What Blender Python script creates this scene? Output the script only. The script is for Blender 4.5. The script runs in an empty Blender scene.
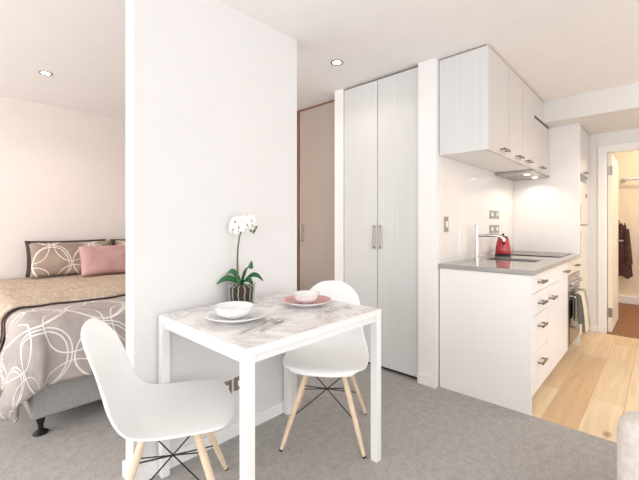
import bpy, bmesh, math, random
from mathutils import Vector, Matrix, noise
random.seed(7)
PI = math.pi
SC = bpy.context.scene
COL = SC.collection

# ------------------------------------------------------------ camera, world, light, exposure
cam_d = bpy.data.cameras.new('camera'); cam = bpy.data.objects.new('camera', cam_d); COL.objects.link(cam)
cam_d.sensor_width = 36; cam_d.lens = 36 * 364.4 / 639
cam_d.shift_x = -0.0018; cam_d.shift_y = (224.76 - 240) / 639
cam_d.clip_start = 0.02
cam.location = (0, 0, 1.186)
cam.rotation_euler = (PI / 2, 0, math.radians(43.172 - 90))
SC.camera = cam

w = bpy.data.worlds.new('sky'); SC.world = w; w.use_nodes = True
bg = w.node_tree.nodes['Background']
bg.inputs['Color'].default_value = (0.97, 0.98, 1.0, 1); bg.inputs['Strength'].default_value = 1.5

def area(name, loc, rot, sx, sy, power, col):
    l = bpy.data.lights.new(name, 'AREA'); l.shape = 'RECTANGLE'; l.size = sx; l.size_y = sy
    l.energy = power; l.color = col
    o = bpy.data.objects.new(name, l); o.location = loc; o.rotation_euler = rot; COL.objects.link(o)
    return o
# added fill for unseen, assumed windows behind the camera and left of the bed
area('living_fill_light', (-0.6, -2.3, 1.35), (PI / 2, 0, 0), 4.2, 2.0, 30, (1.0, 0.99, 0.97))
area('bedroom_fill_light', (-2.3, 2.6, 1.35), (PI / 2, 0, -PI / 2), 3.0, 2.0, 50, (1.0, 0.96, 0.92))

def lamp(name, loc, power, col, r=0.04, spot=None):
    l = bpy.data.lights.new(name, 'SPOT' if spot else 'POINT'); l.energy = power; l.color = col
    l.shadow_soft_size = r
    if spot: l.spot_size = math.radians(spot); l.spot_blend = 0.6
    o = bpy.data.objects.new(name, l); o.location = loc; COL.objects.link(o)
    return o

SC.view_settings.view_transform = 'Standard'
SC.view_settings.look = 'None'
SC.view_settings.exposure = 0.25
SC.view_settings.gamma = 1
SC.view_settings.use_curve_mapping = False

# ------------------------------------------------------------ materials
def srgb(r, g, b):
    f = lambda c: (c / 255 / 12.92) if c / 255 <= 0.04045 else ((c / 255 + 0.055) / 1.055) ** 2.4
    return (f(r), f(g), f(b), 1)

class NT:
    def __init__(s, name):
        s.m = bpy.data.materials.new(name); s.m.use_nodes = True
        s.t = s.m.node_tree; s.b = s.t.nodes['Principled BSDF']
    def n(s, typ, **kw):
        n = s.t.nodes.new(typ)
        for k, v in kw.items():
            if k.startswith('_'): setattr(n, k[1:], v)
            else: n.inputs[k].default_value = v
        return n
    def l(s, a, b): s.t.links.new(a, b)
    def coord(s, kind='Object', scale=(1, 1, 1), rot=(0, 0, 0)):
        tc = s.n('ShaderNodeTexCoord'); mp = s.n('ShaderNodeMapping')
        mp.inputs['Scale'].default_value = scale; mp.inputs['Rotation'].default_value = rot
        s.l(tc.outputs[kind], mp.inputs['Vector']); return mp.outputs['Vector']
    def math(s, op, a, b=None, c=None):
        n = s.n('ShaderNodeMath', _operation=op)
        for i, v in enumerate((a, b, c)):
            if v is None: continue
            if isinstance(v, (int, float)): n.inputs[i].default_value = v
            else: s.l(v, n.inputs[i])
        return n.outputs[0]
    def bump(s, h, strength=0.2, dist=0.002):
        b = s.n('ShaderNodeBump', Strength=strength, Distance=dist)
        s.l(h, b.inputs['Height']); s.l(b.outputs['Normal'], s.b.inputs['Normal'])

def mat(name, col, rough=0.5, metal=0.0, var=0.03, scale=(6, 6, 6), bump=0.0, bscale=60, coat=0, spec=0.5, col2=None, detail=3, trans=0, ior=1.45):
    x = NT(name); b = x.b
    b.inputs['Roughness'].default_value = rough; b.inputs['Metallic'].default_value = metal
    b.inputs['Specular IOR Level'].default_value = spec
    b.inputs['Coat Weight'].default_value = coat; b.inputs['Coat Roughness'].default_value = 0.05
    b.inputs['Transmission Weight'].default_value = trans; b.inputs['IOR'].default_value = ior
    nz = x.n('ShaderNodeTexNoise', Scale=1.0, Detail=detail); x.l(x.coord('Object', scale), nz.inputs['Vector'])
    rp = x.n('ShaderNodeValToRGB')
    c = srgb(*col); c2 = srgb(*col2) if col2 else tuple(v * (1 - var * 2) for v in c[:3]) + (1,)
    rp.color_ramp.elements[0].position = 0.3; rp.color_ramp.elements[1].position = 0.7
    rp.color_ramp.elements[0].color = c2; rp.color_ramp.elements[1].color = c
    x.l(nz.outputs['Fac'], rp.inputs['Fac']); x.l(rp.outputs['Color'], b.inputs['Base Color'])
    if bump:
        bz = x.n('ShaderNodeTexNoise', Scale=bscale, Detail=4); x.l(x.coord('Object'), bz.inputs['Vector'])
        x.bump(bz.outputs['Fac'], bump)
    return x.m

def emit(name, col, s):
    x = NT(name); x.b.inputs['Base Color'].default_value = (.9, .9, .9, 1)
    x.b.inputs['Emission Color'].default_value = srgb(*col); x.b.inputs['Emission Strength'].default_value = s
    return x.m

M = {}
M['wall'] = mat('wall_paint', (235, 233, 231), 0.6, var=0.01, bump=0.05, bscale=200)
M['partition'] = mat('shade_grey_wall_paint', (229, 227, 226), 0.6, var=0.01, bump=0.05, bscale=200)  # shade on the partition face is put into this grey
M['bedroom'] = mat('bedroom_paint', (238, 228, 222), 0.6, var=0.01, bump=0.05, bscale=200)
M['ceil'] = mat('ceiling_paint', (250, 247, 245), 0.7, var=0.01)
M['trim'] = mat('trim_gloss_paint', (244, 242, 241), 0.35, var=0.01)
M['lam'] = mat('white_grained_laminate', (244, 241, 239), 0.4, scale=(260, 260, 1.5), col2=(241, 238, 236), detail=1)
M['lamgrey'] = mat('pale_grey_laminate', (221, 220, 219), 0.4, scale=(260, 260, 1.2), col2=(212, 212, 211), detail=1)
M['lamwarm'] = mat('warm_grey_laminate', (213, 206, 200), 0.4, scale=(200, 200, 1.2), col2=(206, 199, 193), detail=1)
M['tan'] = mat('reflection_tan_laminate', (180, 168, 158), 0.35, scale=(4, 4, 1.0), col2=(176, 162, 150), detail=1)  # off-white laminate with its brown reflection and shade put into the colour
M['dark'] = mat('dark_gap', (52, 48, 46), 0.7)
M['gapgrey'] = mat('grey_shadow_gap', (150, 140, 135), 0.7)
M['glasswhite'] = mat('white_back_painted_glass', (238, 233, 229), 0.10, var=0.005, spec=0.7)
M['steel'] = mat('brushed_steel', (188, 186, 184), 0.25, 1.0, scale=(3, 3, 200))
M['chrome'] = mat('chrome', (215, 215, 215), 0.08, 1.0, var=0)
M['satin'] = mat('satin_nickel', (170, 166, 160), 0.3, 1.0)
M['darkenedsteel'] = mat('reflection_darkened_steel', (128, 120, 114), 0.3, 1.0)  # steel darkened so the handles carry dark reflections in their colour
M['plate'] = mat('steel_plate', (176, 172, 168), 0.35, 1.0)
M['whitemetal'] = mat('white_powder_coat', (238, 237, 236), 0.4, var=0.005)
M['plastic'] = mat('white_moulded_plastic', (249, 249, 248), 0.32, var=0.004)
M['porcelain'] = mat('white_glaze', (238, 237, 236), 0.12, var=0.004, coat=0.4)
M['pink'] = mat('pink_glaze', (226, 178, 176), 0.2, var=0.05, coat=0.4)
M['beech'] = mat('pale_beech_wood', (236, 214, 188), 0.45, scale=(60, 60, 5), col2=(222, 196, 166), detail=6)
M['rod'] = mat('black_metal_rod', (60, 60, 62), 0.35, 0.8)
M['black'] = mat('black_plastic', (26, 25, 25), 0.45)
M['hob'] = mat('black_ceramic_glass', (14, 14, 15), 0.08, var=0.0, spec=0.3)
M['red'] = mat('red_enamel', (185, 12, 32), 0.12, var=0.05, coat=0.8)
M['stone'] = mat('grey_engineered_stone', (168, 165, 162), 0.07, scale=(40, 40, 40), col2=(160, 157, 154), spec=0.6)
M['fridge'] = mat('fridge_enamel', (232, 224, 208), 0.3, var=0.01)
M['leaf'] = mat('orchid_leaf_green', (46, 116, 62), 0.35, scale=(25, 25, 25), col2=(20, 74, 40))
M['stem'] = mat('orchid_stem', (120, 128, 88), 0.5, col2=(92, 84, 58))
M['petal'] = mat('white_petal', (250, 249, 246), 0.5, var=0.02)
M['petalc'] = mat('flower_throat', (170, 160, 90), 0.5, col2=(120, 60, 80), scale=(60, 60, 60))
M['bark'] = mat('orchid_bark', (92, 66, 52), 0.9, scale=(60, 60, 60), col2=(38, 26, 22), bump=0.6, bscale=80)
M['clear'] = mat('clear_glass', (250, 252, 251), 0.02, var=0, trans=1.0, ior=1.3)
M['sofa'] = mat('cream_woven_fabric', (220, 212, 205), 0.95, scale=(50, 50, 50), col2=(204, 195, 187), bump=0.5, bscale=260)
M['bedbase'] = mat('grey_upholstery', (174, 171, 168), 0.95, scale=(120, 120, 120), col2=(152, 149, 147), bump=0.4, bscale=300)
M['mattress'] = mat('mattress_ticking', (228, 224, 220), 0.9)
M['charcoal'] = mat('charcoal_cotton', (72, 62, 58), 0.9, bump=0.3, bscale=120)
M['pinkfab'] = mat('dusty_pink_cotton', (206, 166, 163), 0.9, scale=(12, 12, 12), col2=(194, 152, 150), bump=0.35, bscale=140)
M['towel'] = mat('striped_linen', (226, 216, 196), 0.95, bump=0.5, bscale=160)
M['towelg'] = mat('grey_linen', (104, 104, 98), 0.95, bump=0.5, bscale=160)
M['towelb'] = mat('beige_grey_linen', (196, 186, 172), 0.95, scale=(30, 30, 4), col2=(150, 142, 130), bump=0.5, bscale=160)
M['coat'] = mat('maroon_brown_cloth', (96, 62, 58), 0.9, scale=(26, 26, 26), col2=(58, 38, 36), bump=0.4, bscale=90)
M['timber'] = mat('brown_timber', (150, 104, 78), 0.5, scale=(30, 30, 3), col2=(122, 80, 58))
M['bathwall'] = mat('bathroom_gloss_panel', (242, 226, 202), 0.12, var=0.01)
M['bathfloor'] = mat('brown_bathroom_floor', (146, 100, 68), 0.6, scale=(18, 18, 18), col2=(126, 84, 56))
M['ledlens'] = emit('lit_lamp_lens', (255, 250, 240), 9)
M['oven_glass'] = mat('dark_oven_glass', (70, 48, 38), 0.08, var=0.02, spec=0.6)

def carpet():
    x = NT('grey_loop_carpet'); x.b.inputs['Roughness'].default_value = 1; x.b.inputs['Specular IOR Level'].default_value = 0.1
    v = x.coord('Object')
    a = x.n('ShaderNodeTexNoise', Scale=160, Detail=3); x.l(v, a.inputs['Vector'])
    b = x.n('ShaderNodeTexNoise', Scale=22, Detail=6, Roughness=0.8); x.l(v, b.inputs['Vector'])
    s = x.math('MULTIPLY_ADD', b.outputs['Fac'], 0.5, x.math('MULTIPLY', a.outputs['Fac'], 0.6))
    r = x.n('ShaderNodeValToRGB'); r.color_ramp.elements[0].position = 0.38; r.color_ramp.elements[1].position = 0.72
    r.color_ramp.elements[0].color = srgb(146, 143, 140); r.color_ramp.elements[1].color = srgb(196, 192, 189)
    x.l(s, r.inputs['Fac']); x.l(r.outputs['Color'], x.b.inputs['Base Color'])
    x.bump(a.outputs['Fac'], 0.6, 0.004); return x.m
M['carpet'] = carpet()

def planks():
    x = NT('oak_plank_floor'); x.b.inputs['Roughness'].default_value = 0.42
    v = x.coord('Object')
    br = x.n('ShaderNodeTexBrick', Scale=1.0); br.offset = 0.37; br.offset_frequency = 2
    br.inputs['Brick Width'].default_value = 1.55; br.inputs['Row Height'].default_value = 0.18
    br.inputs['Mortar Size'].default_value = 0.0016; br.inputs['Mortar Smooth'].default_value = 0.1
    br.inputs['Color1'].default_value = srgb(242, 220, 186); br.inputs['Color2'].default_value = srgb(216, 180, 136)
    br.inputs['Mortar'].default_value = srgb(190, 154, 114); x.l(v, br.inputs['Vector'])
    g = x.n('ShaderNodeTexNoise', Scale=1, Detail=6, Distortion=0.6); x.l(x.coord('Object', (1.6, 26, 10)), g.inputs['Vector'])
    gr = x.n('ShaderNodeValToRGB'); gr.color_ramp.elements[0].position = 0.3; gr.color_ramp.elements[1].position = 0.7
    gr.color_ramp.elements[0].color = (0.80, 0.74, 0.66, 1); gr.color_ramp.elements[1].color = (1, 1, 1, 1)
    x.l(g.outputs['Fac'], gr.inputs['Fac'])
    mx = x.n('ShaderNodeMix', _data_type='RGBA', _blend_type='MULTIPLY'); mx.inputs[0].default_value = 0.75
    x.l(br.outputs['Color'], mx.inputs[6]); x.l(gr.outputs['Color'], mx.inputs[7])
    # knots
    vo = x.n('ShaderNodeTexVoronoi', Scale=1.0, _feature='F1'); x.l(x.coord('Object', (2.2, 4.6, 1)), vo.inputs['Vector'])
    kr = x.n('ShaderNodeValToRGB'); kr.color_ramp.elements[0].position = 0.03; kr.color_ramp.elements[1].position = 0.13
    kr.color_ramp.elements[0].color = srgb(165, 120, 84); kr.color_ramp.elements[1].color = (1, 1, 1, 1)
    x.l(vo.outputs['Distance'], kr.inputs['Fac'])
    m2 = x.n('ShaderNodeMix', _data_type='RGBA', _blend_type='MULTIPLY'); m2.inputs[0].default_value = 0.8
    x.l(mx.outputs[2], m2.inputs[6]); x.l(kr.outputs['Color'], m2.inputs[7])
    x.l(m2.outputs[2], x.b.inputs['Base Color']); return x.m
M['planks'] = planks()

def marble():
    x = NT('white_veined_marble'); x.b.inputs['Roughness'].default_value = 0.22
    v = x.coord('Object', (4, 4, 4), (0, 0, 0.6))
    nz = x.n('ShaderNodeTexNoise', Scale=1.1, Detail=8, Roughness=0.65, Distortion=0.8); x.l(v, nz.inputs['Vector'])
    f = x.math('ABSOLUTE', x.math('SUBTRACT', nz.outputs['Fac'], 0.5))
    r = x.n('ShaderNodeValToRGB'); r.color_ramp.elements[0].position = 0.0; r.color_ramp.elements[1].position = 0.06
    r.color_ramp.elements[0].color = srgb(206, 201, 200); r.color_ramp.elements[1].color = srgb(236, 233, 232)
    x.l(f, r.inputs['Fac']); x.l(r.outputs['Color'], x.b.inputs['Base Color']); return x.m
M['marble'] = marble()

def rings(name, base, base2, line, sc=2.9, wv=0.0095, fine=0):
    """cloth with hand drawn overlapping circle outlines; uses the cloth's own UV in metres"""
    x = NT(name); x.b.inputs['Roughness'].default_value = 0.85; x.b.inputs['Specular IOR Level'].default_value = 0.2
    uv = x.coord('UV', (sc, sc, sc))
    wn = x.n('ShaderNodeTexNoise', Scale=0.9, Detail=1); x.l(uv, wn.inputs['Vector'])
    wv_ = x.n('ShaderNodeVectorMath', _operation='MULTIPLY_ADD'); x.l(wn.outputs['Color'], wv_.inputs[0])
    wv_.inputs[1].default_value = (0.22, 0.22, 0); x.l(uv, wv_.inputs[2])
    tot = None
    for (ox, oy, r) in ((0, 0, .48), (.03, .02, .455), (.48, .52, .44)):
        a = x.n('ShaderNodeVectorMath', _operation='ADD'); a.inputs[1].default_value = (ox, oy, 0); x.l(wv_.outputs[0], a.inputs[0])
        fr = x.n('ShaderNodeVectorMath', _operation='FRACTION'); x.l(a.outputs[0], fr.inputs[0])
        sb = x.n('ShaderNodeVectorMath', _operation='SUBTRACT'); sb.inputs[1].default_value = (.5, .5, 0); x.l(fr.outputs[0], sb.inputs[0])
        mm = x.n('ShaderNodeVectorMath', _operation='MULTIPLY'); mm.inputs[1].default_value = (1, 1, 0); x.l(sb.outputs[0], mm.inputs[0])
        ln = x.n('ShaderNodeVectorMath', _operation='LENGTH'); x.l(mm.outputs[0], ln.inputs[0])
        d = x.math('ABSOLUTE', x.math('SUBTRACT', ln.outputs['Value'], r))
        k = x.math('LESS_THAN', d, wv)
        tot = k if tot is None else x.math('MAXIMUM', tot, k)
    bz = x.n('ShaderNodeTexNoise', Scale=3, Detail=5); x.l(uv, bz.inputs['Vector'])
    r = x.n('ShaderNodeValToRGB'); r.color_ramp.elements[0].position = 0.35; r.color_ramp.elements[1].position = 0.65
    r.color_ramp.elements[0].color = srgb(*base2); r.color_ramp.elements[1].color = srgb(*base)
    x.l(bz.outputs['Fac'], r.inputs['Fac'])
    mx = x.n('ShaderNodeMix', _data_type='RGBA'); x.l(tot, mx.inputs[0]); x.l(r.outputs['Color'], mx.inputs[6]); mx.inputs[7].default_value = srgb(*line)
    x.l(mx.outputs[2], x.b.inputs['Base Color'])
    fz = x.n('ShaderNodeTexNoise', Scale=9, Detail=6); x.l(uv, fz.inputs['Vector'])
    x.bump(x.math('MULTIPLY_ADD', tot, 0.2, fz.outputs['Fac']), 0.5, 0.012)
    return x.m
M['duvet'] = rings('circle_print_duvet_cotton', (186, 177, 173), (172, 162, 159), (240, 236, 232))
M['pillowcase'] = rings('circle_print_pillow_cotton', (172, 154, 140), (154, 136, 123), (240, 232, 224), 3.0, .011)

def quilt():
    x = NT('beige_quilted_cotton'); x.b.inputs['Roughness'].default_value = 0.9
    uv = x.coord('UV', (1, 1, 1))
    vo = x.n('ShaderNodeTexVoronoi', Scale=34); x.l(uv, vo.inputs['Vector'])
    r = x.n('ShaderNodeValToRGB'); r.color_ramp.elements[0].position = 0.0; r.color_ramp.elements[1].position = 0.6
    r.color_ramp.elements[0].color = srgb(228, 211, 192); r.color_ramp.elements[1].color = srgb(190, 170, 152)
    x.l(vo.outputs['Distance'], r.inputs['Fac']); x.l(r.outputs['Color'], x.b.inputs['Base Color'])
    x.bump(vo.outputs['Distance'], -0.5, 0.01); return x.m
M['quilt'] = quilt()

# ------------------------------------------------------------ mesh helpers
def bm_(): return bmesh.new()
def box(bm, a, b, bev=0.0, seg=2):
    x0, y0, z0 = a; x1, y1, z1 = b
    vs = [bm.verts.new((x, y, z)) for x in (x0, x1) for y in (y0, y1) for z in (z0, z1)]
    fs = [bm.faces.new([vs[i] for i in q]) for q in ((0, 1, 3, 2), (4, 6, 7, 5), (0, 4, 5, 1), (2, 3, 7, 6), (0, 2, 6, 4), (1, 5, 7, 3))]
    if bev:
        es = list({e for f in fs for e in f.edges})
        bmesh.ops.bevel(bm, geom=es, offset=bev, segments=seg, profile=0.5, affect='EDGES')
    return bm
def tube(bm, pts, rad, seg=12, cap=True):
    pts = [Vector(p) for p in pts]
    if not isinstance(rad, (list, tuple)): rad = [rad] * len(pts)
    ringsl = []; up = None
    for i, p in enumerate(pts):
        t = (pts[min(i + 1, len(pts) - 1)] - pts[max(i - 1, 0)]).normalized()
        if up is None: up = Vector((0, 0, 1)) if abs(t.z) < .9 else Vector((1, 0, 0))
        a = t.cross(up).normalized(); b = a.cross(t).normalized(); up = b
        ringsl.append([bm.verts.new(p + (a * math.cos(2 * PI * k / seg) + b * math.sin(2 * PI * k / seg)) * rad[i]) for k in range(seg)])
    for r0, r1 in zip(ringsl, ringsl[1:]):
        for k in range(seg): bm.faces.new((r0[k], r0[(k + 1) % seg], r1[(k + 1) % seg], r1[k]))
    if cap:
        bm.faces.new(ringsl[0][::-1]); bm.faces.new(ringsl[-1])
    return bm
def lathe(bm, prof, c=(0, 0, 0), seg=40):
    rs = []
    for r, z in prof:
        if r < 1e-6: rs.append([bm.verts.new((c[0], c[1], c[2] + z))])
        else: rs.append([bm.verts.new((c[0] + r * math.cos(2 * PI * k / seg), c[1] + r * math.sin(2 * PI * k / seg), c[2] + z)) for k in range(seg)])
    for a, b in zip(rs, rs[1:]):
        for k in range(seg):
            k2 = (k + 1) % seg
            if len(a) == 1 and len(b) == 1: continue
            if len(a) == 1: bm.faces.new((a[0], b[k2], b[k]))
            elif len(b) == 1: bm.faces.new((a[k], a[k2], b[0]))
            else: bm.faces.new((a[k], a[k2], b[k2], b[k]))
    return bm
def grid(bm, nu, nv, f, uvf=None):
    vs = [[bm.verts.new(f(i / nu, j / nv)) for j in range(nv + 1)] for i in range(nu + 1)]
    lay = bm.loops.layers.uv.verify() if uvf else None
    for i in range(nu):
        for j in range(nv):
            q = ((i, j), (i + 1, j), (i + 1, j + 1), (i, j + 1))
            fc = bm.faces.new([vs[a][b] for a, b in q])
            if uvf:
                for lp, (a, b) in zip(fc.loops, q): lp[lay].uv = uvf(a / nu, b / nv)
    return bm
def obj(name, bm, m, parent=None, smooth=False, loc=None, solid=0, sub=0, off=0):
    bmesh.ops.recalc_face_normals(bm, faces=bm.faces[:])
    me = bpy.data.meshes.new(name); bm.to_mesh(me); bm.free()
    me.materials.append(M[m] if isinstance(m, str) else m)
    if smooth:
        me.polygons.foreach_set('use_smooth', [True] * len(me.polygons))
        if smooth == 'auto': me.set_sharp_from_angle(angle=math.radians(35))
    o = bpy.data.objects.new(name, me); COL.objects.link(o)
    if parent: o.parent = parent
    if loc: o.location = loc
    if solid:
        s = o.modifiers.new('thick', 'SOLIDIFY'); s.thickness = solid; s.offset = off
    if sub:
        s = o.modifiers.new('sub', 'SUBSURF'); s.levels = sub; s.render_levels = sub
    return o
def tag(o, label, cat, group=None, kind=None):
    o['label'] = label; o['category'] = cat
    if group: o['group'] = group
    if kind: o['kind'] = kind
    return o
def thing(name, label, cat, loc=(0, 0, 0), rz=0, group=None):
    o = bpy.data.objects.new(name, None); o.empty_display_size = 0.1; COL.objects.link(o)
    o.location = loc; o.rotation_euler = (0, 0, rz); return tag(o, label, cat, group)
def struct(name, bm, m, label=None, parent=None, smooth=False):
    o = obj(name, bm, m, parent, smooth)
    if not parent:
        o['kind'] = 'structure'
        if label: o['label'] = label
        o['category'] = name.split('_')[0]
    return o
def B(a, b, bev=0.0, seg=2): return box(bm_(), a, b, bev, seg)
def copy_tree(o, parent=None):
    c = o.copy(); COL.objects.link(c)
    if parent: c.parent = parent
    for ch in [k for k in bpy.data.objects if k.parent == o]:
        copy_tree(ch, c)
    return c

# ------------------------------------------------------------ structure
H = 2.4
XK, YB, YF, YU = 2.543, 1.194, 0.595, 0.853
XT, XD, XS, ZS = 4.357, 5.03, 4.123, 2.19
YP, XP0, XP1 = 1.755, 0.625, 1.642
struct('floor', B((-2.6, -2.6, -0.05), (XK + 0.005, 4.7, 0)), 'carpet', 'grey loop pile carpet floor of the living area and bedroom')
struct('floor_timber', B((XK + 0.005, -2.6, -0.05), (XD + .05, 1.3, 0.0)), 'planks', 'pale oak plank floor of the kitchen')
struct('floor_bathroom', B((XD + .05, -2.6, -0.05), (7.4, 1.3, 0.0)), 'bathfloor', 'brown floor beyond the open doorway')
struct('ceiling', B((-2.6, -2.6, H), (7.4, 4.7, H + .1)), 'ceil', 'flat pale ceiling')
struct('trim_1', B((XS, -2.6, ZS), (XD + .02, YF + .6, H)), 'wall', 'lowered boxed soffit crossing the kitchen ceiling')
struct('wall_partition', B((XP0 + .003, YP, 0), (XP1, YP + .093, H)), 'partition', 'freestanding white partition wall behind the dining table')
struct('trim_6', B((XP0, YP - .0005, 0), (XP0 + .003, YP + .0935, H)), 'trim', 'end face of the partition, painted whiter for the light on it')  # light on the end face is put in as whiter paint
bb = bm_(); box(bb, (XP0 - .012, YP - .012, 0), (XP1 + .012, YP, .072), .002); box(bb, (XP0 - .012, YP, 0), (XP0, YP + .105, .072), .002); box(bb, (XP1, YP, 0), (XP1 + .012, YP + .105, .072), .002)
box(bb, (XP0, YP + .093, 0), (XP1, YP + .105, .072), .002)
struct('baseboard_partition', bb, 'trim', 'low white skirting around the partition')
struct('wall_bedroom', B((-2.6, 4.555, 0), (2.76, 4.7, H)), 'bedroom', 'pale bedroom wall behind the bed head')
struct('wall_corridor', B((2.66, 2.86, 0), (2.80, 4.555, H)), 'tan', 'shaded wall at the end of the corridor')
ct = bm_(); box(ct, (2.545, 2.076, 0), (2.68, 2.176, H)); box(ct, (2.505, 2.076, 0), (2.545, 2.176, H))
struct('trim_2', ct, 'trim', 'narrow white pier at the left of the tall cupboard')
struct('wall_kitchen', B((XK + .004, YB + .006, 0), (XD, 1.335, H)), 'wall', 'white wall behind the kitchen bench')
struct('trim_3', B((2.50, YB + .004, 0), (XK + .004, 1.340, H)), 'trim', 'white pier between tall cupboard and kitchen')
struct('baseboard_pier', B((2.488, YB + .0, 0), (2.50, 1.342, .075), .002), 'trim', 'skirting at the foot of the white pier')
sp = struct('splashback', B((XK + .004, YB, .93), (XT, YB + .006, 1.694)), 'glasswhite'); sp['category'] = 'splashback'; sp['label'] = 'glossy white glass splashback behind the kitchen bench'
# door wall with opening Y -0.35 .. 0.46
dw = bm_(); box(dw, (XD, .46, 0), (XD + .1, 1.335, H)); box(dw, (XD, -.36, 1.99), (XD + .1, .46, H)); box(dw, (XD, -2.6, 0), (XD + .1, -.36, H))
struct('wall_doorway', dw, 'wall', 'white wall with the open bathroom doorway')
tr = bm_(); box(tr, (XD - .014, .455, 0), (XD, .52, 2.05), .003); box(tr, (XD - .014, -.42, 0), (XD, -.355, 2.05), .003); box(tr, (XD - .014, -.355, 1.985), (XD, .455, 2.05), .003)
box(tr, (XD, .445, 0), (XD + .1, .46, 1.99)); box(tr, (XD, -.355, 1.975), (XD + .1, .445, 1.99)); box(tr, (XD, -.36, 0), (XD + .1, -.345, 1.99))
struct('trim_4', tr, 'trim', 'white architrave around the open doorway')
struct('baseboard_doorway', B((XD - .012, .52, 0), (XD, .594, .075), .002), 'trim', 'short skirting beside the architrave')
struct('wall_bathroom', B((7.2, -2.6, 0), (7.4, 1.3, H)), 'bathwall', 'glossy cream far wall beyond the doorway')
struct('wall_bathroom_side', B((XD + .1, 1.18, 0), (7.2, 1.3, H)), 'bathwall', 'side wall beyond the doorway')
struct('baseboard_bathroom', B((7.14, -2.6, 0), (7.2, 1.18, .11), .004), 'trim', 'white skirting ledge of the far bathroom wall')
struct('door_sill', B((XD - .01, -.345, 0), (XD + .05, .445, .006), .002), 'timber')['category'] = 'sill'

# open door leaf
d1 = bpy.data.objects.new('door_1', None); COL.objects.link(d1); d1.location = (XD + .06, .44, 0); d1['kind'] = 'structure'; d1['label'] = 'open cream bathroom door swung back into the doorway'; d1['category'] = 'door'
M['doorpaint'] = mat('cream_door_paint', (242, 230, 208), 0.35, var=0.01)
obj('leaf', B((0, -.036, .008), (.80, 0, 1.968), .002), 'doorpaint', d1)
for z in (.22, 1.78):
    hb = bm_(); box(hb, (-.004, -.034, z - .05), (0, -.004, z + .05)); tube(hb, [(-.006, -.036, z - .05), (-.006, -.036, z + .05)], .006)
    obj('hinge', hb, 'satin', d1, 'auto')
hb = bm_(); tube(hb, [(.74, -.036, .99), (.74, -.085, .99)], .009); tube(hb, [(.74, -.08, .99), (.62, -.08, .99)], .009); tube(hb, [(.74, -.036, .99), (.74, -.042, .99)], .026, 20)
obj('door_handle', hb, 'satin', d1, 'auto')

# corridor door
d2 = bpy.data.objects.new('door_2', None); COL.objects.link(d2); d2.location = (2.66, 2.50, 0); d2['kind'] = 'structure'; d2['label'] = 'corridor door coloured tan for its brown reflection, left of the tall cupboard'; d2['category'] = 'door'
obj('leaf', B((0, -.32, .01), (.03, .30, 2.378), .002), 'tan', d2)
fr = bm_(); box(fr, (.005, -.325, 2.385), (.04, .36, 2.40)); box(fr, (-.005, .305, 0), (.04, .36, 2.385)); obj('door_frame', fr, 'timber', d2)
hb = bm_(); tube(hb, [(0, .25, 1.02), (-.03, .25, 1.02), (-.03, .25, 1.18), (0, .25, 1.18)], .006); obj('door_handle', hb, 'satin', d2, 'auto')

# ------------------------------------------------------------ tall cupboard
tc = thing('tall_cupboard', 'full height built-in cupboard with two pale grey doors and bar handles', 'cupboard', (2.518, 1.71, 0))
tc_b = bm_(); box(tc_b, (.03, -.366, 0), (.15, .364, 2.4)); obj('carcass', tc_b, 'dark', tc)
for (y0, y1, hy) in ((-.364, .004, -.022), (.010, .362, .036)):
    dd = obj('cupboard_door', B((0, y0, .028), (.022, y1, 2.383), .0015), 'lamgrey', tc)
    hb = bm_(); box(hb, (-.032, hy - .007, .985), (-.024, hy + .007, 1.185), .002); box(hb, (-.026, hy - .005, .995), (0, hy + .005, 1.005)); box(hb, (-.026, hy - .005, 1.165), (0, hy + .005, 1.175))
    obj('handle', hb, 'satin', dd)

# ------------------------------------------------------------ kitchen bench
def hbar(x, z, y, L=.13):
    b = bm_(); box(b, (x - L / 2, y - .036, z - .008), (x + L / 2, y - .026, z + .008), .002)
    box(b, (x - L / 2 + .006, y - .028, z - .004), (x - L / 2 + .014, y, z + .004)); box(b, (x + L / 2 - .014, y - .028, z - .004), (x + L / 2 - .006, y, z + .004))
    return b
G = .002
du = thing('drawer_cabinet', 'white four drawer base cabinet with a full side panel facing the room', 'cabinet', (XK, YF, 0))
cb = bm_(); box(cb, (0, .0, 0), (.022, .60 - .004, .869), .001); obj('side_panel', cb, 'lam', du)
cb = bm_(); box(cb, (.022, .022, .11), (.44, .595, .868)); obj('carcass', cb, 'lam', du)
obj('kickboard', B((.022, .07, 0), (.44, .09, .11)), 'lamgrey', du)
for (z0, z1, hz) in ((.748, .866, .811), (.603, .744, .674), (.362, .599, .525), (.105, .358, .285)):
    f = obj('drawer', B((.024, .001, z0), (.438, .021, z1), .0015), 'lam', du)
    obj('handle', hbar(.225, hz, .001), 'darkenedsteel', f)
su = thing('sink_cabinet', 'white base cabinet under the sink with two door fronts', 'cabinet', (XK + .44, YF, 0))
obj('carcass', B((.001, .022, .11), (.77, .40, .68)), 'lam', su)
obj('kickboard', B((.001, .07, 0), (.77, .09, .11)), 'lamgrey', su)
obj('front_panel', B((.004, .001, .748), (.384, .021, .866), .0015), 'lam', su)
f = obj('cabinet_door', B((.004, .001, .105), (.384, .021, .744), .0015), 'lam', su); obj('handle', hbar(.10, .66, .001), 'darkenedsteel', f)
f = obj('cabinet_door', B((.388, .001, .105), (.768, .021, .866), .0015), 'lam', su); obj('handle', hbar(.62, .80, .001), 'darkenedsteel', f)

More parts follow.
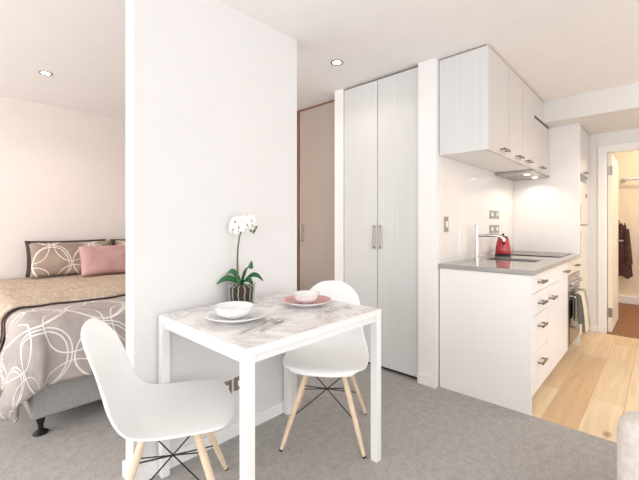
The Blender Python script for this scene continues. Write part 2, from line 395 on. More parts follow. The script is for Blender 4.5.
# worktop with sink cut-out
ZW0, ZW1 = .872, .902
wt = bm_(); X0, X1, Y0, Y1 = XK - .008, XT - .001, YF - .015, YB - .0005
sx0, sx1, sy0, sy1 = 3.10, 3.38, .70, 1.07
for a, b in (((X0, Y0, ZW0), (sx0, Y1, ZW1)), ((sx1, Y0, ZW0), (X1, Y1, ZW1)), ((sx0, Y0, ZW0), (sx1, sy0, ZW1)), ((sx0, sy1, ZW0), (sx1, Y1, ZW1))): box(wt, a, b)
tag(obj('worktop', wt, 'stone'), 'grey polished stone worktop running along the kitchen', 'worktop')
sk = bm_(); e = .004
for a, b in (((sx0 + e, sy0 + e, .70), (sx1 - e, sy1 - e, .704)), ((sx0 + e, sy0 + e, .70), (sx0 + 2 * e, sy1 - e, .901)), ((sx1 - 2 * e, sy0 + e, .70), (sx1 - e, sy1 - e, .901)),
             ((sx0 + e, sy0 + e, .70), (sx1 - e, sy0 + 2 * e, .901)), ((sx0 + e, sy1 - 2 * e, .70), (sx1 - e, sy1 - e, .901))): box(sk, a, b)
s = thing('kitchen_sink', 'stainless steel sink bowl set into the grey worktop', 'sink', ((sx0 + sx1) / 2, (sy0 + sy1) / 2, .70))
o_ = obj('bowl', sk, 'steel', s, loc=(-(sx0 + sx1) / 2, -(sy0 + sy1) / 2, -.70))
dr = lathe(bm_(), [(0, .006), (.035, .006), (.04, .004)]); obj('drain', dr, 'chrome', s, 'auto')

# tap
t = thing('kitchen_tap', 'chrome kitchen tap with a long straight spout over the sink', 'tap', (3.10, 1.125, ZW1))
tb = lathe(bm_(), [(0, 0), (.026, 0), (.026, .006), (.0135, .010), (.0135, .255), (.0155, .257), (.0155, .285), (.014, .289), (0, .289)]); obj('body', tb, 'chrome', t, 'auto')
sb = tube(bm_(), [(0, 0, .195), (0, -.15, .197), (0, -.185, .190), (0, -.205, .175), (0, -.214, .152)], .0125, 16); obj('spout', sb, 'chrome', t, 'auto')
lb = tube(bm_(), [(0, 0, .272), (.02, .02, .274), (.045, .03, .276)], .005, 10); obj('lever', lb, 'chrome', t, 'auto')

# hob
hb_ = thing('cooktop', 'black glass cooktop set in the worktop near the tall panel', 'cooktop', (4.03, .90, ZW1))
obj('glass', B((-.29, -.25, 0), (.29, .25, .006), .002), 'hob', hb_)
M['hobring'] = mat('grey_zone_print', (90, 90, 92), 0.2)
for (x, y, r) in ((-.14, -.12, .09), (-.14, .12, .075), (.14, -.12, .075), (.14, .12, .09)):
    obj('cooking_zone', lathe(bm_(), [(r, .0062), (r - .004, .0066), (r - .008, .0062)], (x, y, 0)), 'hobring', hb_, True)

# kettle
KS = .86
k = thing('kettle', 'shiny red kettle standing on the worktop behind the tap', 'kettle', (3.60, 1.072, ZW1), math.radians(20)); k.scale = (KS, KS, 1)
obj('base', lathe(bm_(), [(0, 0), (.076, 0), (.079, .004), (.079, .016), (.074, .02), (0, .02)]), 'black', k, 'auto')
obj('body', lathe(bm_(), [(0, .021), (.074, .021), (.077, .03), (.075, .06), (.068, .10), (.059, .14), (.053, .160), (.050, .165), (0, .165)]), 'red', k, 'auto')
ld = lathe(bm_(), [(.050, .165), (.048, .172), (.030, .180), (0, .182)]); lathe(ld, [(0, .18), (.008, .181), (.007, .188), (.012, .194), (.011, .202), (0, .205)]); obj('lid', ld, 'black', k, 'auto')
obj('handle', tube(bm_(), [(.050, 0, .155), (.075, 0, .172), (.10, 0, .165), (.108, 0, .14), (.104, 0, .10), (.095, 0, .06), (.076, 0, .045)], [.009, .010, .011, .011, .010, .009, .008], 12), 'black', k, True)
spb = bm_(); tube(spb, [(-.05, 0, .12), (-.075, 0, .145), (-.088, 0, .163)], [.024, .015, .010], 12); obj('spout', spb, 'red', k, True)

# oven
ov = thing('oven', 'built-in oven with steel control panel under the cooktop', 'oven', (3.757, YF, 0))
obj('top_panel', B((.002, .001, .742), (.596, .021, .866), .0015), 'fridge', ov)
obj('handle', hbar(.37, .81, .001), 'darkenedsteel', ov)
obj('housing', B((.002, .022, .11), (.596, .55, .868)), 'lamgrey', ov)
obj('kickboard', B((.0, .07, 0), (.598, .09, .108)), 'lamgrey', ov)
obj('control_panel', B((.003, -.004, .60), (.595, .021, .738), .003), 'steel', ov)
for i in range(5):
    kb = bm_(); tube(kb, [(.10 + i * .10, -.004, .665), (.10 + i * .10, -.012, .665)], .026, 20); tube(kb, [(.10 + i * .10, -.012, .665), (.10 + i * .10, -.034, .665)], [.02, .018], 20)
    obj('knob', kb, 'chrome', ov, 'auto')
od = obj('oven_door', B((.003, -.004, .115), (.595, .021, .594), .003), 'steel', ov)
obj('door_glass', B((.03, -.007, .14), (.568, -.004, .52), .001), 'oven_glass', od)
hb = bm_(); tube(hb, [(.04, -.045, .562), (.56, -.045, .562)], .009); tube(hb, [(.06, -.045, .562), (.06, -.004, .562)], .006); tube(hb, [(.54, -.045, .562), (.54, -.004, .562)], .006)
obj('door_handle', hb, 'chrome', od, 'auto')

# towels hanging on the oven handle
def towel(x0, x1, drop_f, drop_b, m, label, seed, bulge=0, th=.007):
    yb = YF - .046; zt = .562 + .012
    def f(u, v):
        x = x0 + (x1 - x0) * u
        L = drop_f + drop_b + .04; s_ = v * L
        n = noise.noise(Vector((x * 22 + seed, s_ * 3, seed)))
        if s_ < drop_f:
            z = zt - (drop_f - s_); y = yb - .014 - .006 * (1 + n) - .016 * (1 - s_ / drop_f) * (1 + math.sin(u * 14 + seed)) - bulge * math.sin(min(1, (1 - s_ / drop_f) * 1.6) * PI / 2)
        elif s_ < drop_f + .04:
            a = (s_ - drop_f) / .04 * PI; y = yb - .014 * math.cos(a) ; z = zt + .006 * math.sin(a)
        else:
            z = zt - (s_ - drop_f - .04); y = yb + .014 + .001 * n
        return (x, y, z)
    o = obj('tea_towel', grid(bm_(), 16, 40, f), m, None, True, solid=th, off=0)
    return tag(o, label, 'towel', None)
towel(3.80, 3.88, .24, .22, 'towelg', 'dark grey tea towel on the oven door handle, farthest from the tall panel', 4.1, 0)
towel(3.91, 4.08, .34, .25, 'towel', 'cream tea towel hanging from the middle of the oven door handle', 1.3, .012)
towel(4.11, 4.24, .33, .25, 'towelb', 'beige grey tea towel on the oven door handle beside the tall panel', 2.6, .006)

# ------------------------------------------------------------ tall unit with fridge
tu = thing('tall_cabinet', 'tall white cabinet at the end of the bench around the fridge', 'cabinet', (XT, YF, 0))
obj('side_panel', B((0, 0, 0), (.03, .598, ZS - .001), .001), 'lam', tu)
obj('carcass', B((.03, .022, 1.70), (.66, .598, ZS - .001)), 'lam', tu)
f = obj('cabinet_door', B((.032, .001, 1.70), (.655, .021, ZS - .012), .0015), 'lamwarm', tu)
obj('handle', hbar(.30, 1.725, .001), 'darkenedsteel', f)
obj('side_panel', B((.655, .022, 0), (.672, .598, 1.70)), 'lam', tu)
fg = thing('fridge', 'cream white upright fridge freezer in the tall cabinet recess', 'fridge', (XT + .05, YF + .01, 0))
obj('body', B((0, .045, .03), (.59, .56, 1.63), .008), 'fridge', fg)
f = obj('fridge_door', B((0, 0, .06), (.59, .045, 1.175), .012, 3), 'fridge', fg); obj('handle', B((.03, -.02, .90), (.055, 0, 1.12), .006), 'fridge', f)
f = obj('freezer_door', B((0, 0, 1.187), (.59, .045, 1.63), .012, 3), 'fridge', fg); obj('handle', B((.03, -.02, 1.22), (.055, 0, 1.38), .006), 'fridge', f)
obj('badge', tube(bm_(), [(.45, 0, 1.50), (.45, -.004, 1.50)], .02, 20), 'black', fg, 'auto')
obj('foot', B((.02, .08, 0), (.57, .5, .03)), 'black', fg)

# ------------------------------------------------------------ wall cupboards
ZU0 = 1.694
def wall_cab(name, x0, x1, hx, label, end=False, ztop=2.388):
    t = thing(name, label, 'cupboard', (x0, YU, ZU0), group=None)
    obj('carcass', B((0.0, .02, 0.0), (x1 - x0 - .001, YB - YU - .001, 2.388 - ZU0)), 'lam', t)
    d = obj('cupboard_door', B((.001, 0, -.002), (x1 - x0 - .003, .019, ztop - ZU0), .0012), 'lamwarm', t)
    obj('handle', hbar(hx - x0, .036, 0), 'darkenedsteel', d)
    if end: obj('side_panel', B((-.018, 0, -.002), (-.0005, YB - YU - .001, 2.388 - ZU0), .001), 'lamgrey', t)
    return t
wall_cab('wall_cupboard', XK + .018, 3.00, 2.86, 'white wall cupboard at the open end, with the pale side panel', True)
wall_cab('wall_cupboard', 3.002, 3.38, 3.235, 'white wall cupboard second from the open end, above the sink')
wall_cab('wall_cupboard', 3.382, 3.76, 3.52, 'white wall cupboard third from the open end, left of the range hood')
hc = wall_cab('wall_cupboard', 3.762, XT - .001, 4.0, 'white wall cupboard over the range hood, with a dark gap above its door', False, 2.165)
obj('shadow_gap', B((.001, .004, 2.168 - ZU0), (.593, .019, 2.186 - ZU0)), 'dark', hc)
obj('filler_panel', B((.001, .001, 2.19 - ZU0), (.36, .019, 2.388 - ZU0)), 'lamwarm', hc)
struct('trim_5', B((XK + .004, YU + .012, 2.388), (XS, YB, 2.40)), 'gapgrey', 'shadow gap above the wall cupboards')
hd = thing('range_hood', 'slim steel range hood under the last wall cupboard', 'range hood', (3.765, YU + .005, 1.667))
M['hoodlamp'] = emit('lit_hood_lamp', (255, 236, 206), 3)
hm = bm_(); box(hm, (0, 0, .0), (.588, .333, .025), .004); obj('housing', hm, 'steel', hd)
obj('front_lip', B((0, -.012, .008), (.588, -.001, .024), .003), 'steel', hd)
for i in (0, 1): obj('filter', B((.02 + i * .28, .14, -.003), (.29 + i * .28, .32, 0)), 'satin', hd)
for x in (.135, .435):
    obj('hood_lamp', lathe(bm_(), [(0, -.004), (.024, -.004), (.026, 0)], (x, .09, 0)), 'hoodlamp', hd, 'auto')
    lamp('hood_light', (3.765 + x, YU + .095, 1.655), 3.0, (1, .80, .62), .02, 150)

# ------------------------------------------------------------ wall plates
def plate_y(name, x, z, y, wd, ht, label, cat, group=None, n=1):
    t = thing(name, label, cat, (x, y, z), group=group)
    obj('plate', B((-wd / 2, -.006, -ht / 2), (wd / 2, 0, ht / 2), .0015), 'plate', t)
    for i in range(n):
        cx = (i - (n - 1) / 2) * wd / n
        obj('insert', B((cx - wd / n * .2, -.009, -ht * .2), (cx + wd / n * .2, -.006, ht * .2), .001), 'plastic', t)
    return t
plate_y('light_switch', 2.655, 1.19, YB, .072, .115, 'steel light switch plate on the splashback near the white pier', 'switch')
plate_y('power_outlet', 3.665, 1.285, YB, .12, .078, 'steel outlet on the splashback above the kettle, upper row nearer the tap', 'outlet')
plate_y('power_outlet', 3.81, 1.285, YB, .12, .078, 'steel outlet on the splashback above the kettle, upper row nearer the tall panel', 'outlet')
plate_y('power_outlet', 3.665, 1.145, YB, .12, .078, 'steel outlet on the splashback behind the kettle, lower row nearer the tap', 'outlet')
plate_y('power_outlet', 3.81, 1.145, YB, .12, .078, 'steel outlet on the splashback behind the kettle, lower row nearer the tall panel', 'outlet')
plate_y('power_outlet', 1.105, .285, YP, .075, .075, 'steel outlet low on the partition under the table, left one', 'outlet')
plate_y('power_outlet', 1.195, .29, YP, .075, .075, 'steel outlet low on the partition beside the front table leg, right one', 'outlet')

# ------------------------------------------------------------ downlights
def downlight(x, y, label, power, col):
    t = thing('downlight', label, 'light', (x, y, H))
    obj('trim_ring', lathe(bm_(), [(.030, -.002), (.044, -.006), (.048, 0)], seg=32), 'satin', t, True)
    obj('lens', lathe(bm_(), [(0, -.003), (.030, -.003)], seg=32), 'ledlens', t, True)
    l = lamp('downlight_beam', (x, y, H - .02), power, col, .035, 150)
    return t
downlight(2.07, 1.775, 'small round recessed downlight in front of the tall cupboard', 4, (1, .92, .84))
downlight(.621, 3.60, 'small round recessed downlight in the bedroom ceiling', 12, (1, .86, .74))
lamp('kitchen_downlight_beam', (3.4, -.1, H - .03), 20, (1, .86, .70), .05, 150)
lamp('kitchen_downlight_beam', (4.6, -.1, ZS - .03), 10, (1, .80, .60), .05, 150)
lamp('bathroom_light', (6.2, -.3, 2.3), 28, (1, .88, .72), .12)

# ------------------------------------------------------------ bathroom: rail and coat
rl = thing('shower_rail', 'chrome rail across the far wall beyond the doorway', 'rail', (7.05, .1, 1.86))
rb = tube(bm_(), [(.15, .33, 0), (.04, .32, 0), (-.02, .26, 0), (-.04, .1, 0), (-.04, -.9, 0), (.0, -1.0, 0), (.15, -1.02, 0)], .022, 12); obj('rail', rb, 'whitemetal', rl, 'auto')
for fy in (.33, -1.02): obj('flange', tube(bm_(), [(.149, fy, 0), (.138, fy, 0)], .034, 16), 'chrome', rl, 'auto')
hk = thing('coat_rail', 'narrow upright timber hook rail on the far bathroom wall', 'coat rail', (7.2, .50, .9))
obj('board', B((-.022, -.02, -.5), (0, .02, .36), .003), 'timber', hk)
obj('hook', tube(bm_(), [(-.02, 0, .28), (-.06, 0, .27), (-.075, 0, .29), (-.078, 0, .31)], .006, 8), 'chrome', hk, True)
def coatf(u, v):
    a = u * 2 * PI; wd = .035 + .05 * v ** .7 + .012 * math.sin(a * 5 + v * 3); dp = .025 + .02 * v
    return (7.10 + dp * math.cos(a), .445 + (wd) * math.sin(a) - .03 * v, 1.20 - .80 * v + .02 * math.sin(a * 3))
ct_ = bm_(); grid(ct_, 40, 24, coatf)
def sleeve(u, v):
    a = u * 2 * PI; r = .035 + .012 * v
    return (7.08 + r * math.cos(a) * .8, .385  + .01 - .03 * v + r * math.sin(a), 1.12 - .52 * v)
grid(ct_, 20, 14, sleeve)
bmesh.ops.remove_doubles(ct_, verts=ct_.verts[:], dist=1e-4)
tag(obj('coat', ct_, 'coat', None, True), 'maroon brown coat hanging on the timber hook rail beyond the doorway', 'coat')

# ------------------------------------------------------------ dining table
TX0, TX1, TY0, TY1, TZ = .732, 1.552, 1.036, 1.740, .761
tb = thing('dining_table', 'white square dining table with marble look top against the partition', 'table', ((TX0 + TX1) / 2, (TY0 + TY1) / 2, 0))
hx, hy = (TX1 - TX0) / 2, (TY1 - TY0) / 2
obj('tabletop', B((-hx + .010, -hy + .010, TZ - .006), (hx - .010, hy - .010, TZ), .001), 'marble', tb)
fr = bm_(); L = .039
for a, b in (((-hx, -hy), (hx, -hy + .0075)), ((-hx, hy - .0075), (hx, hy)), ((-hx, -hy + .0075), (-hx + .0075, hy - .0075)), ((hx - .0075, -hy + .0075), (hx, hy - .0075))): box(fr, (a[0], a[1], TZ - .006), (b[0], b[1], TZ - .001))
box(fr, (-hx, -hy, TZ - .030), (hx, -hy + L, TZ - .006), .0015); box(fr, (-hx, hy - L, TZ - .030), (hx, hy, TZ - .006), .0015)
box(fr, (-hx, -hy + L, TZ - .030), (-hx + L, hy - L, TZ - .006), .0015); box(fr, (hx - L, -hy + L, TZ - .030), (hx, hy - L, TZ - .006), .0015)
obj('frame', fr, 'whitemetal', tb)
ap = bm_(); q = .012
box(ap, (-hx + L, -hy + q, TZ - .06), (hx - L, -hy + q + .018, TZ - .031)); box(ap, (-hx + L, hy - q - .018, TZ - .06), (hx - L, hy - q, TZ - .031))
box(ap, (-hx + q, -hy + L, TZ - .06), (-hx + q + .018, hy - L, TZ - .031)); box(ap, (hx - q - .018, -hy + L, TZ - .06), (hx - q, hy - L, TZ - .031))
obj('apron', ap, 'whitemetal', tb)
for sx in (-1, 1):
    for sy in (-1, 1):
        x0, y0 = (sx * hx if sx < 0 else hx - L), (sy * hy if sy < 0 else hy - L)
        obj('leg', B((x0, y0, 0), (x0 + L, y0 + L, TZ - .030), .002), 'whitemetal', tb)

# ------------------------------------------------------------ shell chairs
def catmull(P, t):
    n = len(P) - 1; x = min(max(t, 0), 1) * n; i = min(int(x), n - 1); f = x - i
    p0, p1, p2, p3 = P[max(i - 1, 0)], P[i], P[i + 1], P[min(i + 2, n)]
    return [0.5 * (2 * b + (c - a) * f + (2 * a - 5 * b + 4 * c - d) * f * f + (3 * b - a - 3 * c + d) * f ** 3) for a, b, c, d in zip(p0, p1, p2, p3)]
#  x (forward), z, half width, side lift (up), side wrap (forward)
PROF = [(.238, .408, .150, .000, -.030), (.232, .424, .185, .004, -.030), (.205, .434, .213, .002, -.014), (.14, .432, .232, .004, 0), (.06, .424, .238, .010, 0), (-.03, .416, .238, .018, .0), (-.12, .418, .232, .026, .010),
        (-.184, .446, .222, .022, .034), (-.222, .50, .208, .010, .044), (-.242, .57, .198, .006, .042), (-.259, .65, .189, .0, .034), (-.276, .72, .177, -.004, .024), (-.290, .775, .152, -.012, .014), (-.304, .808, .112, -.012, .006), (-.308, .818, .070, -.006, .0)]
def shell(u, v):
    x, z, hw, lift, wrap = catmull(PROF, u)
    s = v * 2 - 1; a = abs(s)
    return (x + wrap * a ** 2.4, s * hw, z + (lift + .007 * min(1, lift / .01)) * a ** 2.2)
def make_chair(label, loc, rz):
    t = thing('shell_chair', label, 'chair', loc, rz, 'white moulded shell chairs at the dining table')
    obj('seat_shell', grid(bm_(), 44, 24, shell), 'plastic', t, True, solid=.0085, off=0, sub=1)
    tops = {}
    for sx in (1, -1):
        for sy in (1, -1):
            top = Vector((sx * .088 - .005, sy * .092, .400)); ft = Vector((sx * .218, sy * .218, .0)); tops[sx, sy] = (top, ft)
            P = [top.lerp(ft, k) for k in (0, .3, .7, .985)]
            lg = obj('leg', tube(bm_(), P, [.0135, .0150, .0135, .0095], 16), 'beech', t, 'auto')
            obj('foot_cap', tube(bm_(), [top.lerp(ft, .982), ft], [.0102, .0105], 14), 'black', lg, 'auto')
    fr = bm_()
    for (sx, sy), (top, ft) in tops.items():
        o_top, o_ft = tops[-sx, -sy]
        tube(fr, [top.lerp(ft, .62), o_top.lerp(o_ft, .24)], .0030, 8)
    obj('wire_bracing', fr, 'rod', t, 'auto')
    for sx in (1, -1):
        for sy in (1, -1): obj('shock_mount', tube(bm_(), [(sx * .088 - .005, sy * .092, .392), (sx * .088 - .005, sy * .092, .414)], .018, 14), 'black', t, 'auto')
    return t
A_TH = math.radians(-30)
fA = Vector((math.cos(A_TH), math.sin(A_TH))); nA = Vector((-fA.y, fA.x))
CA = Vector((.979, 1.544)) - .22 * fA - .22 * nA
make_chair('white shell chair at the left of the table, next to the bed', (CA.x, CA.y, 0), A_TH)
make_chair('white shell chair behind the table, nearest the tall cupboard', (1.555, 1.409, 0), math.atan2(-.577, -.81))

# ------------------------------------------------------------ crockery and cutlery
def bowl(x, y, z, R, h, m, label):
    pf = [(0, .004), (R * .40, .004), (R * .42, 0), (R * .46, 0), (R * .47, .005), (R * .70, h * .22), (R * .83, h * .45), (R * .90, h * .75), (R * .93, h * .93), (R, h), (R * .99, h + .002), (R * .90, h * .96), (R * .86, h * .72), (R * .78, h * .42), (R * .60, h * .22), (R * .40, .010), (0, .009)]
    return tag(obj('bowl', lathe(bm_(), pf, seg=48), m, None, True, loc=(x, y, z)), label, 'bowl')
def dish(x, y, z, R, m, label, rim='porcelain'):
    t = thing('dinner_plate', label, 'plate', (x, y, z))
    pf = [(0, .003), (R * .5, .003), (R * .52, 0), (R * .56, 0), (R * .60, .006), (R * .85, .017), (R, .026), (R, .029)]
    obj('underside', lathe(bm_(), pf, seg=56), rim, t, True)
    pf = [(R, .029), (R * .97, .0295), (R * .84, .021), (R * .62, .0105), (R * .55, .0085), (0, .0085)]
    obj('upper_face', lathe(bm_(), pf, seg=56), m, t, True)
    return t
dish(.937, 1.395, TZ, .140, 'porcelain', 'large white plate under a bowl at the left place setting')
bowl(.928, 1.405, TZ + .010, .089, .052, 'porcelain', 'white bowl on the white plate, in front of the orchid')
dish(1.362, 1.385, TZ, .135, 'pink', 'plate with pink face under a bowl at the right place setting')
bowl(1.365, 1.388, TZ + .010, .074, .050, 'porcelain', 'white bowl on the pink plate, nearer the tall cupboard')
def cutlery(kind, x, y, ang, L, label):
    t = thing(kind, label, kind, (x, y, TZ + .001), ang)
    hdl = bm_(); N = 10
    def hf(u, v):
        s = u; wd = .006 - .0028 * math.sin(min(1, s * 1.15) * PI / 1.2) if s < .9 else .0035
        return (L * .68 * s, (v * 2 - 1) * (.0065 - .004 * s), .0015 + .006 * math.sin(s * PI) * .8)
    obj('handle', grid(hdl, 14, 4, hf), 'chrome', t, True, solid=.002, off=0)
    hb = bm_()
    if kind == 'fork':
        for j in range(4):
            yj = (j - 1.5) * .0058; pts = [(L * (.80 + .2 * k / 5), yj, .004 + .006 * math.sin((.25 + .75 * k / 5) * PI)) for k in range(6)]
            tube(hb, pts, [.0017] * 5 + [.0008], 8)
        grid(hb, 8, 6, lambda u, v: (L * (.67 + .14 * u), (v * 2 - 1) * (.0035 + .0065 * min(1, u * 1.6)), .003 + .004 * u))
        obj('tines', hb, 'chrome', t, True)
    elif kind == 'spoon':
        def sf(u, v):
            x_ = .67 + .33 * u; hw = .019 * math.sqrt(max(0, 1 - (2 * u - 1) ** 2)) ** .9 + .0008; s = v * 2 - 1
            return (L * x_, s * hw, .007 - .006 * (1 - s * s) * math.sin(u * PI))
        obj('spoon_bowl', grid(hb, 14, 8, sf), 'chrome', t, True, solid=.0012, off=0)
    else:
        grid(hb, 14, 3, lambda u, v: (L * (.66 + .34 * u), -.005 + v * (.014 * (1 - u ** 4)) , .003))
        obj('blade', hb, 'chrome', t, True, solid=.0016, off=0)
    return t
cutlery('fork', .822, 1.205, math.radians(16), .235, 'steel fork lying on the marble in front of the white plate')
cutlery('spoon', .885, 1.165, math.radians(22), .205, 'steel spoon lying beside the fork, nearer the table edge')
cutlery('fork', 1.465, 1.155, math.radians(168), .19, 'steel fork lying on the marble in front of the pink plate')
cutlery('knife', 1.49, 1.195, math.radians(172), .21, 'steel knife lying beside the fork, next to the pink plate')

# ------------------------------------------------------------ orchid
oc = thing('potted_orchid', 'white orchid in a clear glass pot standing against the partition', 'plant', (1.150, 1.668, TZ))
pot = lathe(bm_(), [(0, 0), (.060, 0), (.064, .004), (.074, .106), (.075, .110), (.072, .110), (.0705, .106), (.0615, .012), (0, .010)], seg=40); obj('glass_pot', pot, 'clear', oc, 'auto')
bk = bm_()
lathe(bk, [(0, .012), (.057, .012), (.064, .085), (.045, .097), (0, .095)], seg=24)
for i in range(26):
    a = random.random() * 2 * PI; r = .04 * random.random(); z = .085 + random.random() * .015
    s = .006 + random.random() * .008
    bmesh.ops.create_icosphere(bk, subdivisions=1, radius=s, matrix=Matrix.Translation((r * math.cos(a), r * math.sin(a), z)) @ Matrix.Diagonal((1.4, .8, .6, 1)))
obj('bark_medium', bk, 'bark', oc)
rt = bm_()
for i in range(12):
    a = i * .52 + .2; pts = [(.02 * math.cos(a), .02 * math.sin(a), .10)] + [((.0665 - .0065 * k / 5) * math.cos(a + .03 * math.sin(k * 1.7)), (.0665 - .0065 * k / 5) * math.sin(a + .03 * math.sin(k * 1.7)), .09 - .014 * k) for k in range(6)]
    tube(rt, pts, .0030, 7)
M['root'] = mat('pale_orchid_root', (205, 204, 190), .7); obj('root', rt, 'root', oc, True)['kind'] = 'stuff'
# image right = (0.684,-0.729); leaves given by (azimuth in picture plane, length, rise, droop)
Rt = Vector((.684, -.729, 0)); Fw = Vector((.729, .684, 0))
def leafmesh(dr, df, L, rise, droop, wd):
    d = (Rt * dr + Fw * df).normalized(); side = Vector((-d.y, d.x, 0)); side = (side + Vector((0, 0, .8 * side.dot(Fw)))).normalized()
    def f(u, v):
        s = v * 2 - 1; c = Vector((0, 0, .100)) + d * (L * (u ** .95)) + Vector((0, 0, rise * math.sin(min(u * 1.1, 1) * PI * .62) - droop * u ** 2.6))
        hw = wd * (math.sin(PI * min(.985, .10 + u * .89)) ** .65)
        return c + side * s * hw + Vector((0, 0, .35 * abs(s) * hw))
    return grid(bm_(), 20, 8, f)
for a in ((-1, -.25, .130, .040, .030, .021), (-.85, .25, .095, .075, .02, .017), (.5, -.25, .075, .105, .005, .031), (1, -.1, .120, .062, .035, .017), (.8, -.5, .085, .035, .030, .017), (-.1, -1, .06, .040, .030, .018)):
    obj('leaf', leafmesh(*a), 'leaf', oc, True, solid=.0022, off=0)
def W(r, z, f=0): return Rt * r + Fw * f + Vector((0, 0, z))
stem_pts = [W(-.015, .09), W(-.021, .16), W(-.023, .23), W(-.020, .30), W(-.012, .36), W(.004, .405), W(.025, .430), W(.05, .432), W(.074, .408)]
obj('flower_stem', tube(bm_(), stem_pts, [.0058, .0054, .005, .0048, .004, .0034, .0025, .002, .0015], 8), 'stem', oc, True)
def flower(c, face, s):
    face = face.normalized(); up = Vector((0, 0, 1)); rt_ = face.cross(up).normalized(); up = rt_.cross(face).normalized()
    b = bm_()
    for ang, L, wd in ((90, 1, .52), (215, 1, .50), (325, 1, .50), (20, 1.05, .95), (160, 1.05, .95)):
        a = math.radians(ang); d = rt_ * math.cos(a) + up * math.sin(a); sd = face.cross(d)
        grid(b, 8, 6, lambda u, v: c + d * (s * L * u) + sd * ((v * 2 - 1) * s * wd * .62 * math.sin(PI * min(.96, .1 + u * .85)) ** .7) + face * (s * (.22 * math.sin(u * PI) - .12 * u + .08 * (v * 2 - 1) ** 2)))
    f = obj('flower', b, 'petal', oc, True)
    lb = bm_(); bmesh.ops.create_icosphere(lb, subdivisions=2, radius=s * .11, matrix=Matrix.Translation(c + face * s * .10))
    tube(lb, [c + face * s * .15, c + face * s * .4 - up * s * .2, c + face * s * .38 - up * s * .38], [s * .06, s * .05, s * .02], 8)
    obj('flower_throat', lb, 'petalc', f, True)
toC = -Fw
for (r, z, f_, dx, dz, s) in ((-.042, .400, -.01, -.7, -.3, .036), (-.034, .440, .01, -.3, .3, .036), (-.006, .412, -.03, -.4, -.4, .037), (.014, .445, -.01, .5, .5, .036), (.034, .425, -.02, .9, -.2, .036), (.052, .450, 0, .9, .3, .030), (.062, .424, -.01, .5, -.9, .026), (-.058, .425, .02, -1.2, .1, .032)):
    flower(W(r, z, f_), toC + Rt * dx + Vector((0, 0, dz)), s)
bd = bm_()
for (r, z) in ((.072, .396), (.080, .412), (.064, .386), (.050, .392)):
    bmesh.ops.create_icosphere(bd, subdivisions=2, radius=.007, matrix=Matrix.Translation(W(r, z)) @ Matrix.Diagonal((1, 1, 1.4, 1)))
obj('flower_bud', bd, 'stem', oc, True)

# ------------------------------------------------------------ bed
BX0, BX1, BY0, BY1 = .372, 1.90, 2.53, 4.50
bd = thing('bed', 'double bed with grey upholstered base in the sleeping nook', 'bed', ((BX0 + BX1) / 2, (BY0 + BY1) / 2, 0))
cx, cy = bd.location.x, bd.location.y
def rb(a, b, bev, seg=4):
    return box(bm_(), (a[0] - cx, a[1] - cy, a[2]), (b[0] - cx, b[1] - cy, b[2]), bev, seg)
obj('bed_base', rb((BX0, BY0, .10), (BX1, BY1, .335), .02), 'bedbase', bd, 'auto')
obj('mattress', rb((BX0, BY0, .336), (BX1, BY1, .575), .05, 5), 'mattress', bd, 'auto')
for (x, y) in ((BX0 + .05, BY0 + .05), (BX1 - .05, BY0 + .05), (BX0 + .05, BY1 - .1), (BX1 - .05, BY1 - .1)):
    obj('leg', lathe(bm_(), [(0, 0), (.036, 0), (.038, .006), (.028, .016), (.014, .026), (.013, .05), (.020, .072), (.024, .098), (0, .099)], (x - cx, y - cy, 0), 24), 'black', bd, 'auto')

def drape(sx, sy, x0, x1, y0, ztop, out=.02, R=.07, amp=1.0, zmin=.0):
    """sx, sy: cloth position in metres in bed frame; returns point on a cloth lying over the box"""
    ox = (x0 - sx) if sx < x0 else (sx - x1 if sx > x1 else 0); dxs = -1 if sx < x0 else 1
    oy = (y0 - sy) if sy < y0 else 0
    L0 = math.hypot(ox, oy); L = (ox ** 4 + oy ** 4) ** .25
    bx, by = min(max(sx, x0), x1), max(sy, y0)
    n = noise.noise(Vector((sx * 3.2, sy * 3.2, 1.7))) * .5 + noise.noise(Vector((sx * 8, sy * 8, 4.7))) * .22
    z = ztop + amp * n * .030
    if L > 0:
        ux, uy = dxs * ox / L0, -oy / L0
        q = R * PI / 2
        if L < q: a = L / R; h = R * math.sin(a); dn = R * (1 - math.cos(a))
        else: h = R; dn = R + (L - q)
        fold = min(1, L / .25)
        tpar = sx * 1.0 + sy * 1.0
        h += fold * (.022 * math.sin(tpar * 11 + 1.0) + .018 * noise.noise(Vector((tpar * 5, L * 2, 3)))) * amp + out * fold
        if ox > 0 and oy > 0: h += .05 * fold
        z -= dn
        bx += ux * h; by += uy * h
    return Vector((bx, by, max(z, zmin)))
ZT = .640
dcx, dcy = cx, cy
DX0, DX1 = BX0 + .035, BX1 - .035
def duv(u, v):
    sx = (DX0 - .50) + u * (DX1 - DX0 + .94); 
    hem = .37 + .03 * (1 - u) + .02 * math.sin(u * 17)
    sy = (BY0 + .05 - hem) + v * (4.47 - (BY0 + .05 - hem))
    p = drape(sx, sy, DX0, DX1, BY0 + .05, ZT, R=.08, out=.018); return p - Vector((dcx, dcy, 0))
def duvuv(u, v):
    return (u * (DX1 - DX0 + .94), v * 2.3)
dv = thing('duvet', 'grey duvet with white circle outlines draped over the bed foot', 'duvet', (dcx, dcy, 0))
obj('cover', grid(bm_(), 120, 110, duv, duvuv), 'duvet', dv, True, solid=.03, off=0)
def flp(u, v):
    sx = (DX0 - .40) + u * (DX1 - DX0 + .80)
    y0 = 2.94 + .035 * math.sin(sx * 5 + .5) + .02 * math.sin(sx * 13)
    sy = y0 + v * (4.47 - y0)
    p = drape(sx, sy, DX0 - .022, DX1 + .022, BY0 - 5, ZT + .030, R=.09, out=.022, amp=1.0)
    return p - Vector((dcx, dcy, 0))
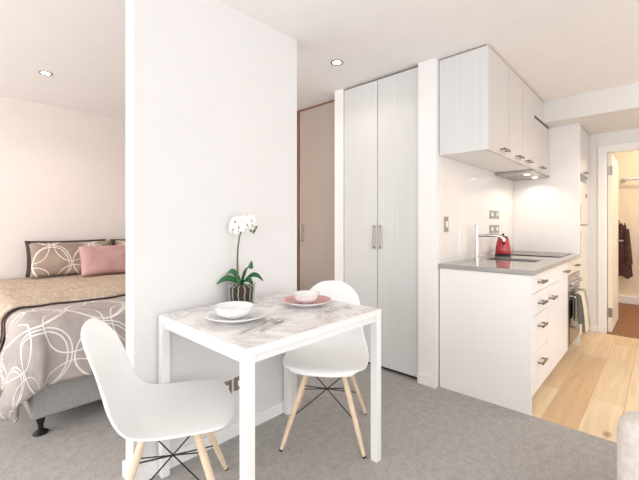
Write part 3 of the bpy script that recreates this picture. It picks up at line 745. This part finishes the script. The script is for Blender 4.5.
obj('turned_back_flap', grid(bm_(), 110, 70, flp, lambda u, v: (u * 2.3, v * 1.2)), 'quilt', dv, True, solid=.022, off=0)['label'] = 'beige quilted turned back layer'
ed = bm_(); tube(ed, [Vector(flp(i / 160, 0.0)) + Vector((0, -.004, -.006)) for i in range(161)], .0045, 6); obj('piping', ed, 'charcoal', dv, True)

def pillow(name, loc, rx, rz, wd, ht, th, m, label, cat='pillow', flange=0, mf=None):
    t = thing(name, label, cat, loc, rz)
    def f(sgn):
        def g(u, v):
            a, b = u * 2 - 1, v * 2 - 1
            k = (max(0, 1 - a ** 4) * max(0, 1 - b ** 4)) ** .42
            pin = 1 - .05 * (abs(a) ** 2) * (1 - abs(b)) - 0
            x = a * wd / 2 * (1 - .045 * (1 - b * b) * abs(a) ** 3 * 1.0); z = b * ht / 2 * (1 - .05 * (1 - a * a) * abs(b) ** 3)
            n = noise.noise(Vector((a * 2 + loc[0] * 5, b * 2, sgn))) * .012 + .004 * noise.noise(Vector((a * 6, b * 6, loc[0])))
            v_ = Vector((x, sgn * (th / 2 * k + n * k), z + ht / 2)); v_.rotate(Matrix.Rotation(rx, 3, 'X')); return v_
        return g
    b = bm_(); uvf = lambda u, v: (u * wd + loc[0], v * ht)
    grid(b, 28, 20, f(-1), uvf); grid(b, 28, 20, f(1), uvf)
    bmesh.ops.remove_doubles(b, verts=b.verts[:], dist=5e-4)
    obj('pillowcase', b, m, t, True)
    return t
ZP = ZT + .034
pillow('pillow', (.955, 4.42, ZP + .01), math.radians(-7), 0, .70, .350, .10, 'charcoal', 'charcoal pillow against the wall behind the patterned pillow, left one')
pillow('pillow', (1.70, 4.42, ZP + .01), math.radians(-7), 0, .70, .345, .10, 'charcoal', 'charcoal pillow against the wall behind the pink cushion, right one')
pillow('pillow', (.965, 4.26, ZP + .016), math.radians(-12), 0, .70, .335, .13, 'pillowcase', 'brown pillow with white circle outlines at the bed head, left one')
pillow('pillow', (1.70, 4.26, ZP + .016), math.radians(-12), 0, .70, .335, .13, 'pillowcase', 'brown pillow with white circle outlines behind the pink cushion, by the partition')
pillow('cushion', (1.225, 4.07, ZP + .012), math.radians(-20), math.radians(3), .50, .31, .13, 'pinkfab', 'plain dusty pink cushion leaning on the patterned pillows', 'cushion')

# ------------------------------------------------------------ sofa at the right edge
sf = thing('sofa', 'cream woven fabric sofa end at the lower right corner', 'sofa', (1.40, .10, 0))
obj('back', B((0.02, -1.9, .06), (.17, .005, .60), .055, 6), 'sofa', sf, 'auto')
obj('seat_base', B((.175, -1.88, .06), (.85, -.09, .30), .03, 4), 'sofa', sf, 'auto')
for i in (0, 1): obj('seat_cushion', B((.18, -1.86 + i * .89, .302), (.84, -.985 + i * .89, .42), .04, 4), 'sofa', sf, 'auto')
for x in (.05, .78):
    for y in (-.14, -1.8): obj('leg', tube(bm_(), [(x, y, 0), (x, y, .07)], [.014, .02], 12), 'beech', sf, 'auto')
